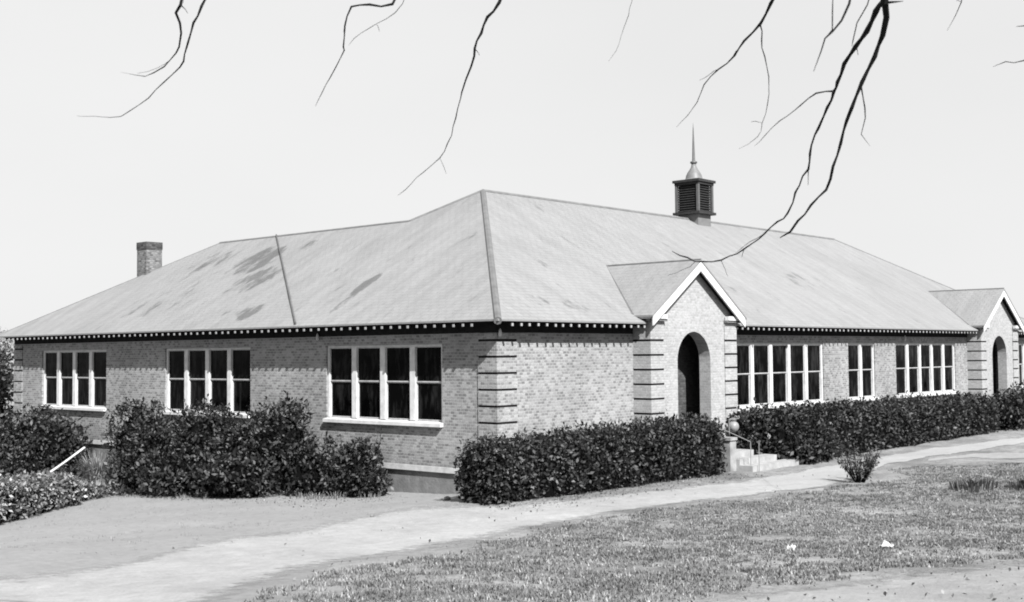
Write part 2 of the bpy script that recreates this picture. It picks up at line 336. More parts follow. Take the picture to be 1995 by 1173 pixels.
# ------------------------------------------------------------------ the school building
E_, ZE = .534, 3.6
D, LX, LY = 13.87, 38.24, 24.22
school = thing('school_building', (0, 0, -.7), 'long single storey brick schoolhouse with pale hipped roof, louvred cupola and arched gabled porches', 'school')

def wall_grid(mb, kind, pos, thick, u0, u1, z0, z1, holes):
    """a wall along x ('x': outer face y=pos) or along y ('y': outer face x=pos), cut round rectangular holes"""
    us = sorted({u0, u1, *[h[0] for h in holes], *[h[1] for h in holes]}); zs = sorted({z0, z1, *[h[2] for h in holes], *[h[3] for h in holes]})
    for i in range(len(us)-1):
        run = None
        for j in range(len(zs)-1):
            a, b, c, d = us[i], us[i+1], zs[j], zs[j+1]
            if any(h[0] <= a+1e-6 and b <= h[1]+1e-6 and h[2] <= c+1e-6 and d <= h[3]+1e-6 for h in holes): 
                if run: emit(mb, kind, pos, thick, a, b, run[0], run[1]); run = None
                continue
            run = (run[0], d) if run else (c, d)
        if run: emit(mb, kind, pos, thick, us[i], us[i+1], run[0], run[1])
def emit(mb, kind, pos, thick, a, b, c, d):
    if kind == 'x': mb.box(a, pos, c, b, pos+thick, d)
    else: mb.box(pos, a, c, pos+thick, b, d)

ZT, ZS = 3.043, .984
left_w = [(1.841, 6.293, 4, 'wide four-light window nearest the corner, bare glass'), (9.726, 14.194, 4, None), (17.748, 22.15, 4, None)]
front_w = [(10.72, 16.51, 5, None), (18.35, 20.48, 2, None), (22.27, 28.01, 5, None), (35.45, 37.0, 2, None)]
PX = [5.53, 29.30]; PW = 4.351; VX0, VX1 = .3, 4.05
holes_f = [(a, b, ZS, ZT) for a, b, n, l in front_w] + [(px+VX0, px+VX1, 0, 3.4) for px in PX]
mb = MB(); wall_grid(mb, 'x', 0, .3, 0, LX, 0, 3.8, holes_f); mb.build('front_wall', M['brick'], school)
mb = MB(); wall_grid(mb, 'y', 0, .3, .3, LY, 0, 3.8, [(a, b, ZS, ZT) for a, b, n, l in left_w]); mb.build('side_wall', M['brick'], school)
mb = MB()
mb.box(LX-.3, .3, 0, LX, D, 3.8); mb.box(10.72, D-.3, 0, LX-.3, D, 3.8); mb.box(10.42, D, 0, 10.72, LY, 3.8); mb.box(.3, LY-.3, 0, 10.42, LY, 3.8)
mb.build('rear_wall', M['brick'], school)
# foundation and projecting ledge
def ring(mb, out, z0, z1, gaps=()):
    segs = [(0, None)]
    xs = [-out] + [g for gp in gaps for g in gp] + [LX+out]
    for i in range(0, len(xs), 2): mb.box(xs[i], -out, z0, xs[i+1], .28, z1)
    mb.box(-out, .28, z0, .28, LY+out, z1); mb.box(LX-.28, .28, z0, LX+out, D+out, z1)
    mb.box(10.40, D-.28, z0, LX-.28, D+out, z1); mb.box(.28, LY-.28, z0, 10.40, LY+out, z1); mb.box(10.40, D+out, z0, 10.72+out, LY+out, z1)
gaps = [(px-.001, px+PW+.001) for px in PX]
mb = MB(); ring(mb, -.015, -2.2, -.135, gaps); mb.build('foundation', M['foundation'], school)
mb = MB(); ring(mb, .055, -.135, -.003, gaps); mb.build('base_ledge', M['ledge'], school)

# raised brick corner blocks; near-black strips between them paint in the groove shade
def quoin_levels(top):
    z = 3.115; L = [top]
    while z > .05: L.append(z); z -= .396
    return L + [0.0]
def quoins(mb, x0, y0, x1, y1, p, top=3.62, j=.055, holes=None):
    """four-sided collar block round the rectangle x0..x1, y0..y1, standing p proud"""
    L = quoin_levels(top)
    for a, b in zip(L[:-1], L[1:]):
        mb.box(x0-p, y0-p, b + (j/2 if b > 0 else .002), x1, y1, a - (j/2 if a < top else 0))
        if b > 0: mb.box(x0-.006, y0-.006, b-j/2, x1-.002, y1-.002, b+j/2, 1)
mb = MB(); quoins(mb, 0, 0, .716, .591, .03, 3.28); mb.build('corner_quoins', [M['brick_quoin'], M['joint_shade']], school)
mb = MB()
L = quoin_levels(3.28)
for a, b in zip(L[:-1], L[1:]):
    mb.box(-.03, LY-.6, b+.0275, .3, LY+.03, a-.0275)
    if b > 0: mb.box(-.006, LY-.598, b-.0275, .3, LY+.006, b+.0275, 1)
mb.build('corner_quoins', [M['brick_quoin'], M['joint_shade']], school)
# near-black band along the wall top under the eaves
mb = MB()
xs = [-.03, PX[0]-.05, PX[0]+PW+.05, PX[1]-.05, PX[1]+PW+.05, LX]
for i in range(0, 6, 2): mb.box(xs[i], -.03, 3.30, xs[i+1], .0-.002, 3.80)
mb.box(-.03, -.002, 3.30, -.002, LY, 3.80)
mb.build('eave_band', M['dark'], school)

# windows
def window(kind, a, b, n, label=None):
    """kind 'f': in the front wall (u=x, outward -y); 's': in the side wall (u=y, outward -x)"""
    def bx(mb, u0, u1, d0, d1, z0, z1, mi=0):     # d: depth behind the wall face
        if kind == 'f': mb.box(u0, d0, z0, u1, d1, z1, mi)
        else: mb.box(d0, u0, z0, d1, u1, z1, mi)
    mull = .19 if kind == 's' else .17
    fr = MB(); d0, d1 = .05, .17
    bx(fr, a, b, d0, d1, ZT-.05, ZT); jamb = .075
    bx(fr, a, a+jamb, d0, d1, ZS+.13, ZT-.05); bx(fr, b-jamb, b, d0, d1, ZS+.13, ZT-.05)
    inner0, inner1 = a+jamb, b-jamb; w = (inner1-inner0-mull*(n-1))/n
    cells = [(inner0+i*(w+mull), inner0+i*(w+mull)+w) for i in range(n)]
    for i in range(n-1): bx(fr, cells[i][1], cells[i+1][0], d0-.015, d1, ZS+.13, ZT-.05)
    f = fr.build('window_frame', M['white'], school)
    if label: f['label'] = label
    sh = MB()
    for c0, c1 in cells:
        # upper sash in front, lower sash behind: slim stiles and meeting rails
        for (z0, z1, dd) in ((2.085, ZT-.05, d0+.03), (ZS+.13, 2.085, d0+.06)):
            bx(sh, c0, c0+.022, dd, dd+.03, z0, z1); bx(sh, c1-.022, c1, dd, dd+.03, z0, z1)
            bx(sh, c0+.022, c1-.022, dd, dd+.03, z1-.028, z1)
            if z0 > 2: bx(sh, c0+.022, c1-.022, dd, dd+.03, z0, z0+.03)
        bx(sh, c0+.022, c1-.022, d0+.06, d0+.09, ZS+.13, ZS+.165)
    sh.build('sash', M['sash'], f)
    pn = MB()
    for c0, c1 in cells:
        bx(pn, c0+.003, c1-.003, d0+.045, d0+.052, 2.09, ZT-.053); bx(pn, c0+.003, c1-.003, d0+.075, d0+.082, ZS+.133, 2.083)
    pn.build('pane', M['glass'], f)
    si = MB()
    if kind == 'f': si.hexa([(a-.03, -.115, ZS-.0), (b+.03, -.115, ZS), (b+.03, d1, ZS), (a-.03, d1, ZS)], [(a-.03, -.115, ZS+.085), (b+.03, -.115, ZS+.085), (b+.03, d1, ZS+.13), (a-.03, d1, ZS+.13)])
    else: si.hexa([(-.115, a-.03, ZS), (d1, a-.03, ZS), (d1, b+.03, ZS), (-.115, b+.03, ZS)], [(-.115, a-.03, ZS+.085), (d1, a-.03, ZS+.13), (d1, b+.03, ZS+.13), (-.115, b+.03, ZS+.085)])
    si.build('window_sill', M['white'], f)
for a, b, n, l in left_w: window('s', a, b, n)
for a, b, n, l in front_w: window('f', a, b, n)

# ---- roof: one slab, all slopes; UVs run along the eave (u) and up the slope (v)
A_ = (-E_, -E_, ZE); B_ = (LX+E_, -E_, ZE); Cc = (LX+E_, D+E_, ZE); V0 = (11.254, D+E_, ZE)
W1 = (11.254, LY+E_, ZE); W2 = (-E_, LY+E_, ZE)
P_ = (7.012, 6.935, 8.043); Q_ = (31.22, 6.935, 8.043); R0 = (5.36, 8.57, 7.07); R1 = (5.36, 18.935, 7.07)
def roof_mesh(name, planes, parent, thick=.045, rim=None):
    V = []; F = []; UV = []; ix = {}
    def vid(p):
        k = tuple(round(c, 4) for c in p)
        if k not in ix: ix[k] = len(V); V.append(k)
        return ix[k]
    n_top = 0
    for poly, udir in planes:
        F.append([vid(p) for p in poly]); u = Vector(udir)
        nrm = (Vector(poly[1])-Vector(poly[0])).cross(Vector(poly[-1])-Vector(poly[0])).normalized(); v = nrm.cross(u)
        UV += [(Vector(p).dot(u), Vector(p).dot(v)) for p in poly]
    edges = {}
    for f in F:
        for i in range(len(f)): edges[(f[i], f[(i+1) % len(f)])] = 1
    nV = len(V); V += [(x, y, z-thick) for x, y, z in V[:nV]]; F0 = list(F)
    for f in F0: F.append([i+nV for i in reversed(f)]); UV += [(0, 0)]*len(f)
    for (i, j) in list(edges):
        if (j, i) not in edges: F.append([j, i, i+nV, j+nV]); UV += [(0, 0)]*4
    me = bpy.data.meshes.new(name); me.from_pydata(V, [], F); me.materials.append(M['roof'])
    l = me.uv_layers.new(name='roof'); l.data.foreach_set('uv', [c for p in UV for c in p]); me.update()
    return link(name, me, parent)
roof = roof_mesh('roof', [
    ([A_, B_, Q_, P_], (1, 0, 0)),
    ([W2, A_, P_, R0, R1], (0, -1, 0)),
    ([B_, Cc, Q_], (0, 1, 0)),
    ([Cc, V0, R0, P_, Q_], (-1, 0, 0)),
    ([V0, W1, R1, R0], (0, 1, 0)),
    ([W1, W2, R1], (-1, 0, 0))], school)
# ridge and hip caps
def cap(a, b, w=.10, h=.02, name='ridge_cap', mat='hip_cap', parent=None):
    mb = MB(); mb.tube([Vector(a)+Vector((0, 0, h-w*.72)), Vector(b)+Vector((0, 0, h-w*.72))], w, 8)
    return mb.build(name, M[mat], parent or roof)
cap((-.50, -.50, 3.62), P_, .10, .012); cap(P_, Q_, .10, .02, mat='roof_cap' if False else 'hip_cap'); cap(Q_, B_, .09, .0)
cap(P_, R0, .08, .02); cap(R0, R1, .08, .01); cap(R1, W2, .07, -.01)
# cable that runs slantwise down the left slope
mb = MB(); pts = []
for i in range(13):
    t = i/12; x = 5.33*(1-t) + (-.5)*t; y = 15.49*(1-t) + 7.0*t
    pts.append((x, y, 3.6+.5888*(x+E_)+.035+(.03 if i % 3 == 0 else 0)))
mb.tube(pts, .028, 6); mb.build('lightning_cable', M['gully'], roof)

# rafter tails: the hundred largest in the picture one by one, the rest as one mass
def tail_mesh(mb, kind, u, length=.505):
    w = .05; L = length; k = .589
    z_e = ZE - .047 - .012
    if kind == 'f': P = lambda a, d, z: (u+a, -d, z)
    else: P = lambda a, d, z: (-d, u+a, z)
    top_e = z_e + k*(E_-L); top_w = z_e + k*E_
    o = 1 if kind == 'f' else -1
    b = [P(-w/2*o, L, top_e-.115), P(w/2*o, L, top_e-.115), P(w/2*o, .03, top_w-.14), P(-w/2*o, .03, top_w-.14)]
    t = [P(-w/2*o, L, top_e), P(w/2*o, L, top_e), P(w/2*o, .03, top_w), P(-w/2*o, .03, top_w)]
    mb.hexa(b, t, 0, skip=(0,)); 
    e0, e1 = .006, .012
    mb.face([P(-w/2*o, L, top_e-.11), P(w/2*o, L, top_e-.11), P(w/2*o, L, top_e), P(-w/2*o, L, top_e)], 0)
    # painted end block, a little smaller than the tail
    w2 = .058
    b = [P(-w2/2*o, L+.022, top_e-.112), P(w2/2*o, L+.022, top_e-.112), P(w2/2*o, L+.002, top_e-.112), P(-w2/2*o, L+.002, top_e-.112)]
    t = [(p[0], p[1], p[2]+.066) for p in b]
    mb.hexa(b, t, 1)
cam_loc = Vector((-21.286, -19.418, 2.789))
fu = [x for x in np.arange(0.0, LX, .315) if not (PX[0]-.12 < x < PX[0]+PW+.12 or PX[1]-.12 < x < PX[1]+PW+.12)]
su = list(np.arange(.315, LY, .315)) 
allt = [('f', u, (cam_loc-Vector((u, -.5, 3.5))).length) for u in fu] + [('s', u, (cam_loc-Vector((-.5, u, 3.5))).length) for u in su]
allt.sort(key=lambda t: t[2])
protos = {}
for kind in 'fs':
    mb = MB(); tail_mesh(mb, kind, 0); me = bpy.data.meshes.new('rafter_tail'); me.from_pydata(mb.v, [], mb.f)
    me.materials.append(M['dark']); me.materials.append(M['tail_end']); me.polygons.foreach_set('material_index', mb.m); me.update(); protos[kind] = me
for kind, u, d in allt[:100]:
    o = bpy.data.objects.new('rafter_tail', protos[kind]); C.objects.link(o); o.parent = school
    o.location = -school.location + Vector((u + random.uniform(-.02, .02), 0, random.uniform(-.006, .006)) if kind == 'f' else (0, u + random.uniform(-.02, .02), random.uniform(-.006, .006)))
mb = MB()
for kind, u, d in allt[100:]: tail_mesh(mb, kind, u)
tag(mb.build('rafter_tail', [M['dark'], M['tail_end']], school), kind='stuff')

# ---- chimney and cupola
ch = MB(); cx, cy = 3.62, 21.0
ch.box(cx-.33, cy-.33, 4.5, cx+.33, cy+.33, 6.82); chim = ch.build('chimney', M['chimney'], roof)
mb = MB(); mb.box(cx-.345, cy-.345, 6.821, cx+.345, cy+.345, 7.10); mb.build('chimney_cap', M['chimney_top'], chim)
ux, uy = 19.36, 6.935
cb = MB()
cb.box(ux-.46, uy-.46, 7.35, ux+.46, uy+.46, 8.22); cup = cb.build('cupola', M['lead'], roof); 
mb = MB(); mb.box(ux-.62, uy-.62, 8.222, ux+.62, uy+.62, 8.32); mb.build('base_cornice', M['louver'], cup)
mb = MB(); mb.box(ux-.62, uy-.62, 9.50, ux+.62, uy+.62, 9.60); mb.box(ux-.56, uy-.56, 9.40, ux+.56, uy+.56, 9.498); mb.build('cornice', M['louver'], cup)
s_ = .50
for sx in (-1, 1):
    for sy in (-1, 1):
        mb = MB(); mb.box(ux+sx*s_-.05, uy+sy*s_-.05, 8.321, ux+sx*s_+.05, uy+sy*s_+.05, 9.399); mb.build('corner_post', M['spire'], cup)
mb = MB(); mb.box(ux-.40, uy-.40, 8.321, ux+.40, uy+.40, 9.399)
for k in range(11):
    z = 8.35 + k*.095
    for (ax, sg) in (('x', -1), ('x', 1), ('y', -1), ('y', 1)):
        if ax == 'y':
            y0, y1 = uy+sg*.41, uy+sg*.51
            q = [(ux-.445, y0, z+.06), (ux+.445, y0, z+.06), (ux+.445, y1, z), (ux-.445, y1, z)]
        else:
            x0, x1 = ux+sg*.41, ux+sg*.51
            q = [(x0, uy-.445, z+.06), (x0, uy+.445, z+.06), (x1, uy+.445, z), (x1, uy-.445, z)]
        mb.hexa(q, [(a, b, c+.018) for a, b, c in q])
mb.build('louver', M['louver'], cup)
mb = MB(); mb.lathe((ux, uy, 9.601), [(.60, 0), (.36, .04), (.335, .10), (.31, .22), (.25, .34), (.17, .45), (.11, .56), (.09, .68)], 24); mb.build('dome', M['lead'], cup, True)
mb = MB(); mb.lathe((ux, uy, 10.281), [(.08, 0), (.14, .03), (.14, .09), (.07, .12), (.06, .16), (.045, .7), (.02, 1.4), (.004, 1.66)], 12); mb.build('spire', M['spire'], cup, True)

# ---- the two gabled porches: brick gable with an arch, a room behind it, its own roof
def porch(px, tipdrop=0):
    x0, x1 = px, px+PW; xm = px+PW/2; yf, yb = -.565, -.19
    aL, aR, spr = px+1.29, px+2.975, 2.52; am, ar = (aL+aR)/2, (aR-aL)/2
    slope = .665; ztop = lambda x: 5.17 - slope*abs(x-xm)
    w = MB()
    xs = sorted({x0, x1, xm, aL, aR, *[am - ar*math.cos(math.pi*i/18) for i in range(19)]})
    xs = [x for i, x in enumerate(xs) if i == 0 or x-xs[i-1] > 1e-4]
    def ab(x): return spr + math.sqrt(max(0, ar*ar-(x-am)**2))
    for a, b in zip(xs[:-1], xs[1:]):
        inside = a >= aL-1e-4 and b <= aR+1e-4
        za, zb = (ab(a), ab(b)) if inside else (0, 0)
        sk = []
        w.hexa([(a, yf, za), (b, yf, zb), (b, yb, zb), (a, yb, za)], [(a, yf, ztop(a)), (b, yf, ztop(b)), (b, yb, ztop(b)), (a, yb, ztop(a))], 0, skip=[k for k, c in ((3, not (abs(a-x0) < 1e-4 or abs(a-aR) < 1e-4 or (abs(a-aL) < 1e-4 and inside))), (1, not (abs(b-x1) < 1e-4 or abs(b-aL) < 1e-4))) if c])
    # jamb faces below the springing are the end faces of the two piers
    w.box(x0, yb+.001, 0, x0+.3, -.001, 3.62); w.box(x1-.3, yb+.001, 0, x1, -.001, 3.62)
    pw = w.build('porch', M['porch_brick'], school)
    base = MB(); base.box(x0-.02, yf-.02, -1.2, x1+.02, .27, -.135); base.build('porch_base', M['foundation'], pw)
    fl = MB(); fl.box(x0-.05, yf-.05, -.134, x1+.05, .55, -.002); fl.build('porch_floor', M['step'], pw)
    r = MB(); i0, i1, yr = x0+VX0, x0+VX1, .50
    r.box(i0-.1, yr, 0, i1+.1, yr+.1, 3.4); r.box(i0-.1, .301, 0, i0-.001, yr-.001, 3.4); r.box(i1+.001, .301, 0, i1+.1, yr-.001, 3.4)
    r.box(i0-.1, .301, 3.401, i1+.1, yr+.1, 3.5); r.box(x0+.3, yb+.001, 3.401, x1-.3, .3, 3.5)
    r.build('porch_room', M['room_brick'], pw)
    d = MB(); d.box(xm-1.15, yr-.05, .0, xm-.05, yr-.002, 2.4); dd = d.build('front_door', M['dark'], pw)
    L = quoin_levels(3.62)
    for (c0, c1, s) in ((x0-.03, x0+.62, -1), (x1-.62, x1+.03, 1)):
        q = MB()
        for a, b in zip(L[:-1], L[1:]):
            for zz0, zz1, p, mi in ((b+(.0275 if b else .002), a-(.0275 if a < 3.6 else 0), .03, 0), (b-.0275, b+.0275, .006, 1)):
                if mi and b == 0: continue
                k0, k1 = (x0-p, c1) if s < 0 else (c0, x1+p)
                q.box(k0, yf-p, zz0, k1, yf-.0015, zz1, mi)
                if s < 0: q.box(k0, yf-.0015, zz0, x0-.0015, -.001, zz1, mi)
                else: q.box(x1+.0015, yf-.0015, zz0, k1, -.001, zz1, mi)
        q.build('porch_quoins', [M['porch_brick'], M['joint_shade']], pw)
    # roof slabs
    yo = yf-.26; zr = 5.40; xe = 2.42; ze = zr-slope*xe
    yv = (zr-3.6)/.5949-E_+.08; yve = max((ze-3.6)/.5949-E_+.06, -.30)
    mL = (xm-xe, xm+xe)
    rf = roof_mesh('porch_roof', [
        ([(mL[0], yve, ze), (mL[0], yo, ze), (xm, yo, zr), (xm, yv, zr)], (0, -1, 0)),
        ([(mL[1], yo, ze), (mL[1], yve, ze), (xm, yv, zr), (xm, yo, zr)], (0, 1, 0))], pw, .05)
    c = MB(); c.tube([(xm, yo+.01, zr-.01), (xm, yv+.05, zr-.01)], .04, 6); c.build('ridge_cap', M['hip_cap'], pw)
    c = MB()
    for s in (-1, 1):
        x_e = xm+s*(xe-.02)
        ze2 = 3.6+.5949*(max(yve, -.3)+E_)
        c.tube([(xm, yv-.0, zr+.0), (x_e, yve, ze+.01)], .045, 6)
    c.build('valley_flashing', M['gully'], pw)
    # white rake boards
    rk = MB(); t = .27; y0, y1 = yo+.015, yo+.06
    for s in (-1, 1):
        xa, xb = xm, xm+s*(xe-.06); za, zb = zr-.055, zr-.055-slope*(xe-.06)
        pts = [(xa, za), (xb, zb), (xb, zb-t), (xa, za-t*1.0)]
        if s < 0: pts = pts[::-1]
        # counter-clockwise seen from the front: build as an 8-point solid
        f = [(x, y0, z) for x, z in pts]; bk = [(x, y1, z) for x, z in pts]
        n = len(rk.v); rk.v += f + bk
        for qd in ((3,2,1,0), (4,5,6,7), (0,1,5,4), (1,2,6,5), (2,3,7,6), (3,0,4,7)): rk.f.append(tuple(n+i for i in qd)); rk.m.append(0)
    rk.build('rake_board', M['white'], pw)
    # soffit under the rakes
    so = MB()
    for s in (-1, 1):
        xa, xb = xm, xm+s*(xe-.1); za, zb = zr-.06, zr-.06-slope*(xe-.1)
        q4 = [(xa, y1+.002, za-.16), (xb, y1+.002, zb-.16), (xb, yf-.002, zb-.16), (xa, yf-.002, za-.16)]
        if s < 0: q4 = [q4[1], q4[0], q4[3], q4[2]]
        so.hexa(q4, [(a, b, c+.11) for a, b, c in q4])
    so.build('rake_soffit', M['dark'], pw)
    for (a, b) in ((xm-xe+.05, x0+.60), (x1-.60, xm+xe-.05)):
        rt = MB(); rt.box(a, yf-.16, 3.70, b, yf-.0315, 3.82)
        if a < xm: rt.box(a, yf-.0315, 3.70, x0-.0315, -.31, 3.80)
        else: rt.box(x1+.0315, yf-.0315, 3.70, b, -.31, 3.80)
        cr = rt.build('cornice_return', M['white'], pw)
    for (a, b) in ((xm-xe+.07, x0+.64), (x1-.64, xm+xe-.07)):
        ln = MB(); ln.box(a, yf-.13, 3.635, b, yf-.002, 3.699); ln.build('cornice_molding', M['iron'], pw)
    return pw
for px in PX: porch(px)
# a pale lamp-like insulator hanging under the eave near the corner and one on the left side
mb = MB()
for p in ((.02, -.10, 3.27), (-.10, 6.55, 3.27), (22.9, -.10, 3.22)):
    mb.lathe(p, [(.012, .12), (.03, .08), (.045, .02), (.04, -.05), (.012, -.08)][::-1], 10)
mb.build('insulator', M['ledge'], school)

# ---- steps in front of the first porch
st = thing('entrance_steps', (9, -1.6, -.5), 'pale concrete steps rising to the arched porch nearest the corner', 'steps')
for i, (y0, zt) in enumerate(((-1.55, -.01), (-1.95, -.17), (-2.35, -.33))):
    mb = MB(); y1 = (-.62, -1.551, -1.951)[i]
    mb.box(7.72, y0, -.62, (9.15, 9.75, 10.3)[i], y1, zt); mb.build('step', M['step'], st)
mb = MB(); mb.box(7.40, -1.85, -.62, 7.71, -.63, .36); mb.box(7.36, -1.89, .361, 7.715, -.62, .44)
mb.build('cheek_wall', M['cheek'], st)
rl = thing('handrail', (7.95, -2.3, -.5), 'thin pipe handrail standing on the entrance steps beside the clipped hedge', 'handrail')
mb = MB(); mb.tube([(7.80, -2.25, -.5), (7.80, -2.25, .32)], .011, 6); mb.tube([(7.95, -2.42, -.5), (7.95, -2.42, .3)], .011, 6); mb.build('post', M['pipe'], rl)
mb = MB(); mb.tube([(7.80, -2.25, .32), (7.8, -1.3, .66), (7.8, -.62, .9)], .014, 6); mb.build('rail', M['pipe'], rl)
gl = thing('globe_lamp', (8.3, -1.55, .5), 'round white globe under a short dark bracket beside the entrance steps', 'lamp')
mb = MB(); prof = [(.155*math.sin(math.pi*i/12)+.001, -.155*math.cos(math.pi*i/12)) for i in range(13)]
mb.lathe((8.08, -1.55, .70), prof, 20); mb.build('globe', M['globe'], gl, True)
mb = MB(); mb.tube([(7.83, -1.55, .90), (8.36, -1.55, .915)], .022, 6); mb.tube([(7.85, -1.55, .9), (7.85, -1.55, -.01)], .02, 6); mb.lathe((8.08, -1.55, .86), [(.07, 0), (.08, .02), (.03, .05)], 10); mb.build('bracket', M['iron'], gl)

# ------------------------------------------------------------------ foliage
def wav(P, f=1.0, seed=0):
    x, y, z = P[:, 0]*f, P[:, 1]*f, P[:, 2]*f
    return (np.sin(2.1*x+1.3*y+seed)*np.sin(1.7*z+.6*x-seed) + .6*np.sin(4.3*y+2.9*z+2*seed)*np.sin(3.7*x-1.1*z) + .4*np.sin(7.9*x+6.1*z+seed)*np.sin(8.3*y-3*z))/2
def leaf_quads(P, Nn, size, aspect=2.0, tilt=.9, up=0.0):
    n = len(P); r = rng
    d = r.normal(size=(n, 3)); d[:, 2] += up; d += Nn*.5; d /= np.linalg.norm(d, axis=1)[:, None]          # leaf axis
    q = Nn + r.normal(size=(n, 3))*tilt; s = np.cross(d, q); s /= np.linalg.norm(s, axis=1)[:, None]+1e-9
    L = size*(.5+1.0*r.random(n)**1.3)[:, None]; Wd = L/aspect
    nn = np.cross(s, d)
    a = P; b = P + d*L*.5 + s*Wd*.5 + nn*L*.08; c = P + d*L; e = P + d*L*.5 - s*Wd*.5 + nn*L*.08
    return np.stack([a, b, c, e], 1)
def core_mesh(pts_boxes, name, parent, mat): ...
def hedge_cloud(p0, p1, width, h0, h1, n, zlift=0.0, seed=0, amp=.10, size=.085, top_wild=.0, bottoms=.03, mats='leaf', end_round=.25):
    """a clipped hedge from p0 to p1 (ground points); returns leaves (n,4,3)"""
    p0 = np.array(p0); p1 = np.array(p1); L = np.linalg.norm(p1-p0); ux = (p1-p0)/L; uy = np.array([-ux[1], ux[0]])
    H = (h0+h1)/2; areas = np.array([L*H, L*H*.5, L*width, width*H, width*H]); pr = areas/areas.sum()
    k = rng.choice(5, n, p=pr); u = rng.random(n); v = rng.random(n); Q = np.zeros((n, 3)); Nn = np.zeros((n, 3))
    hh = lambda s: h0+(h1-h0)*s/L
    for f in range(5):
        m = k == f; s = u[m]*L; t = v[m]
        if f == 0: Q[m] = np.stack([s, -np.ones_like(s)*width/2, t*hh(s)], 1); Nn[m] = (0, -1, 0)
        if f == 1: Q[m] = np.stack([s, np.ones_like(s)*width/2, t*hh(s)], 1); Nn[m] = (0, 1, 0)
        if f == 2: Q[m] = np.stack([s, (t-.5)*width, hh(s)], 1); Nn[m] = (0, 0, 1)
        if f == 3: Q[m] = np.stack([0*s, (t-.5)*width, u[m]*h0], 1); Nn[m] = (-1, 0, 0)
        if f == 4: Q[m] = np.stack([0*s+L, (t-.5)*width, u[m]*h1], 1); Nn[m] = (1, 0, 0)
    # round the long edges and ends
    zc = Q[:, 2]/hh(Q[:, 0]); Q[:, 1] *= 1-.22*np.clip((zc-.72)/.28, 0, 1)**2 ; Q[:, 1] *= 1-.12*np.clip((.25-zc)/.25, 0, 1)
    ed = np.clip((end_round-Q[:, 0])/end_round, 0, 1)**2 + np.clip((Q[:, 0]-L+end_round)/end_round, 0, 1)**2
    Q[:, 2] *= 1-.10*ed; Q[:, 1] *= 1-.2*ed
    depth = -rng.random(n)**2*.22
    off = wav(Q, 1.3, seed)*amp + wav(Q, 3.3, seed+3)*amp*.9 + wav(Q, 7.7, seed+1)*amp*.35 + depth
    if top_wild: off += (Nn[:, 2] > .5)*rng.random(n)**4*top_wild
    Q = Q + Nn*off[:, None]
    keep = (wav(Q, 5.2, seed+9) + .5*wav(Q, 11, seed+4) + rng.normal(size=n)*.35 > -.25) | (depth < -.16)
    Q, Nn = Q[keep], Nn[keep]
    Q[:, 2] = np.maximum(Q[:, 2], bottoms)
    Wp = np.zeros_like(Q); Wp[:, :2] = p0 + Q[:, :1]*ux + Q[:, 1:2]*uy
    NW = np.zeros_like(Nn); NW[:, :2] = Nn[:, :1]*ux + Nn[:, 1:2]*uy; NW[:, 2] = Nn[:, 2]
    Wp[:, 2] = Q[:, 2] + ground_z(Wp[:, 0], Wp[:, 1]) + zlift
    core = MB(); seg = max(3, int(L/.35)); ins = .16
    prev = None
    for i in range(seg+1):
        s = ins*1.2 + (L-2.4*ins)*i/seg; c = p0+ux*s; wv = .05*math.sin(3.1*s+seed); hw = width/2-ins+wv*.5
        a = c-uy*hw; b = c+uy*hw; g = float(ground_z(*c)); h = hh(s)-ins+wv
        ring_ = [(a[0], a[1], g-.05), (b[0], b[1], g-.05), (b[0], b[1], g+h*.8), (c[0]+uy[0]*hw*.6, c[1]+uy[1]*hw*.6, g+h), (c[0]-uy[0]*hw*.6, c[1]-uy[1]*hw*.6, g+h), (a[0], a[1], g+h*.8)]
        base = len(core.v); core.v += ring_
        if prev is not None:
            for q in range(6): core.f.append((prev+q, prev+(q+1) % 6, base+(q+1) % 6, base+q)); core.m.append(0)
        else: core.f.append(tuple(base+q for q in range(6))); core.m.append(0)
        prev = base
    core.f.append(tuple(prev+5-q for q in range(6))); core.m.append(0)
    return leaf_quads(Wp, NW, size), core
def hedge(name, label, cat, args, group=None, leafmat='leaf', twigmat='twig'):
    """args: list of dicts for hedge_cloud, one plant"""
    c = args[0]['p0']; root = thing(name, (c[0], c[1], float(ground_z(*c))), label, cat, group)
    Ls = []; core = MB()
    for a in args:
        q, cm = hedge_cloud(**a); Ls.append(q); n = len(core.v); core.v += cm.v; core.f += [tuple(i+n for i in f) for f in cm.f]; core.m += cm.m
    quads('foliage', np.concatenate(Ls), M[leafmat], root)
    core.build('branch_mass', M[twigmat], root)
    return root
def blob_cloud(blobs, n, size, seed=0, amp=.22, shell=.35, aspect=2.0, up=.3):
    c = np.array([b[0] for b in blobs], float); r = np.array([b[1] for b in blobs], float)
    ar = (r[:, 0]*r[:, 1]+r[:, 1]*r[:, 2]+r[:, 0]*r[:, 2]); k = rng.choice(len(blobs), n, p=ar/ar.sum())
    d = rng.normal(size=(n, 3)); d /= np.linalg.norm(d, axis=1)[:, None]
    f = 1 - rng.random(n)**1.6*shell
    P = c[k] + d*r[k]*f[:, None]
    nr = d/r[k]; nr /= np.linalg.norm(nr, axis=1)[:, None]
    P = P + nr*(wav(P, 1.7, seed)*amp + wav(P, 5.3, seed+2)*amp*.45)[:, None]
    keep = np.ones(n, bool)
    for i in range(len(blobs)):
        ins = (((P-c[i])/r[i])**2).sum(1) < .42; keep &= ~(ins & (k != i))
    keep &= (wav(P, 4.6, seed+9) + .5*wav(P, 10, seed+4) + rng.normal(size=n)*.35 > -.22)
    P = P[keep]; nr = nr[keep]
    g = ground_z(P[:, 0], P[:, 1]); ok = P[:, 2] > g+.02; P, nr = P[ok], nr[ok]
    return leaf_quads(P, nr, size, aspect, up=up)
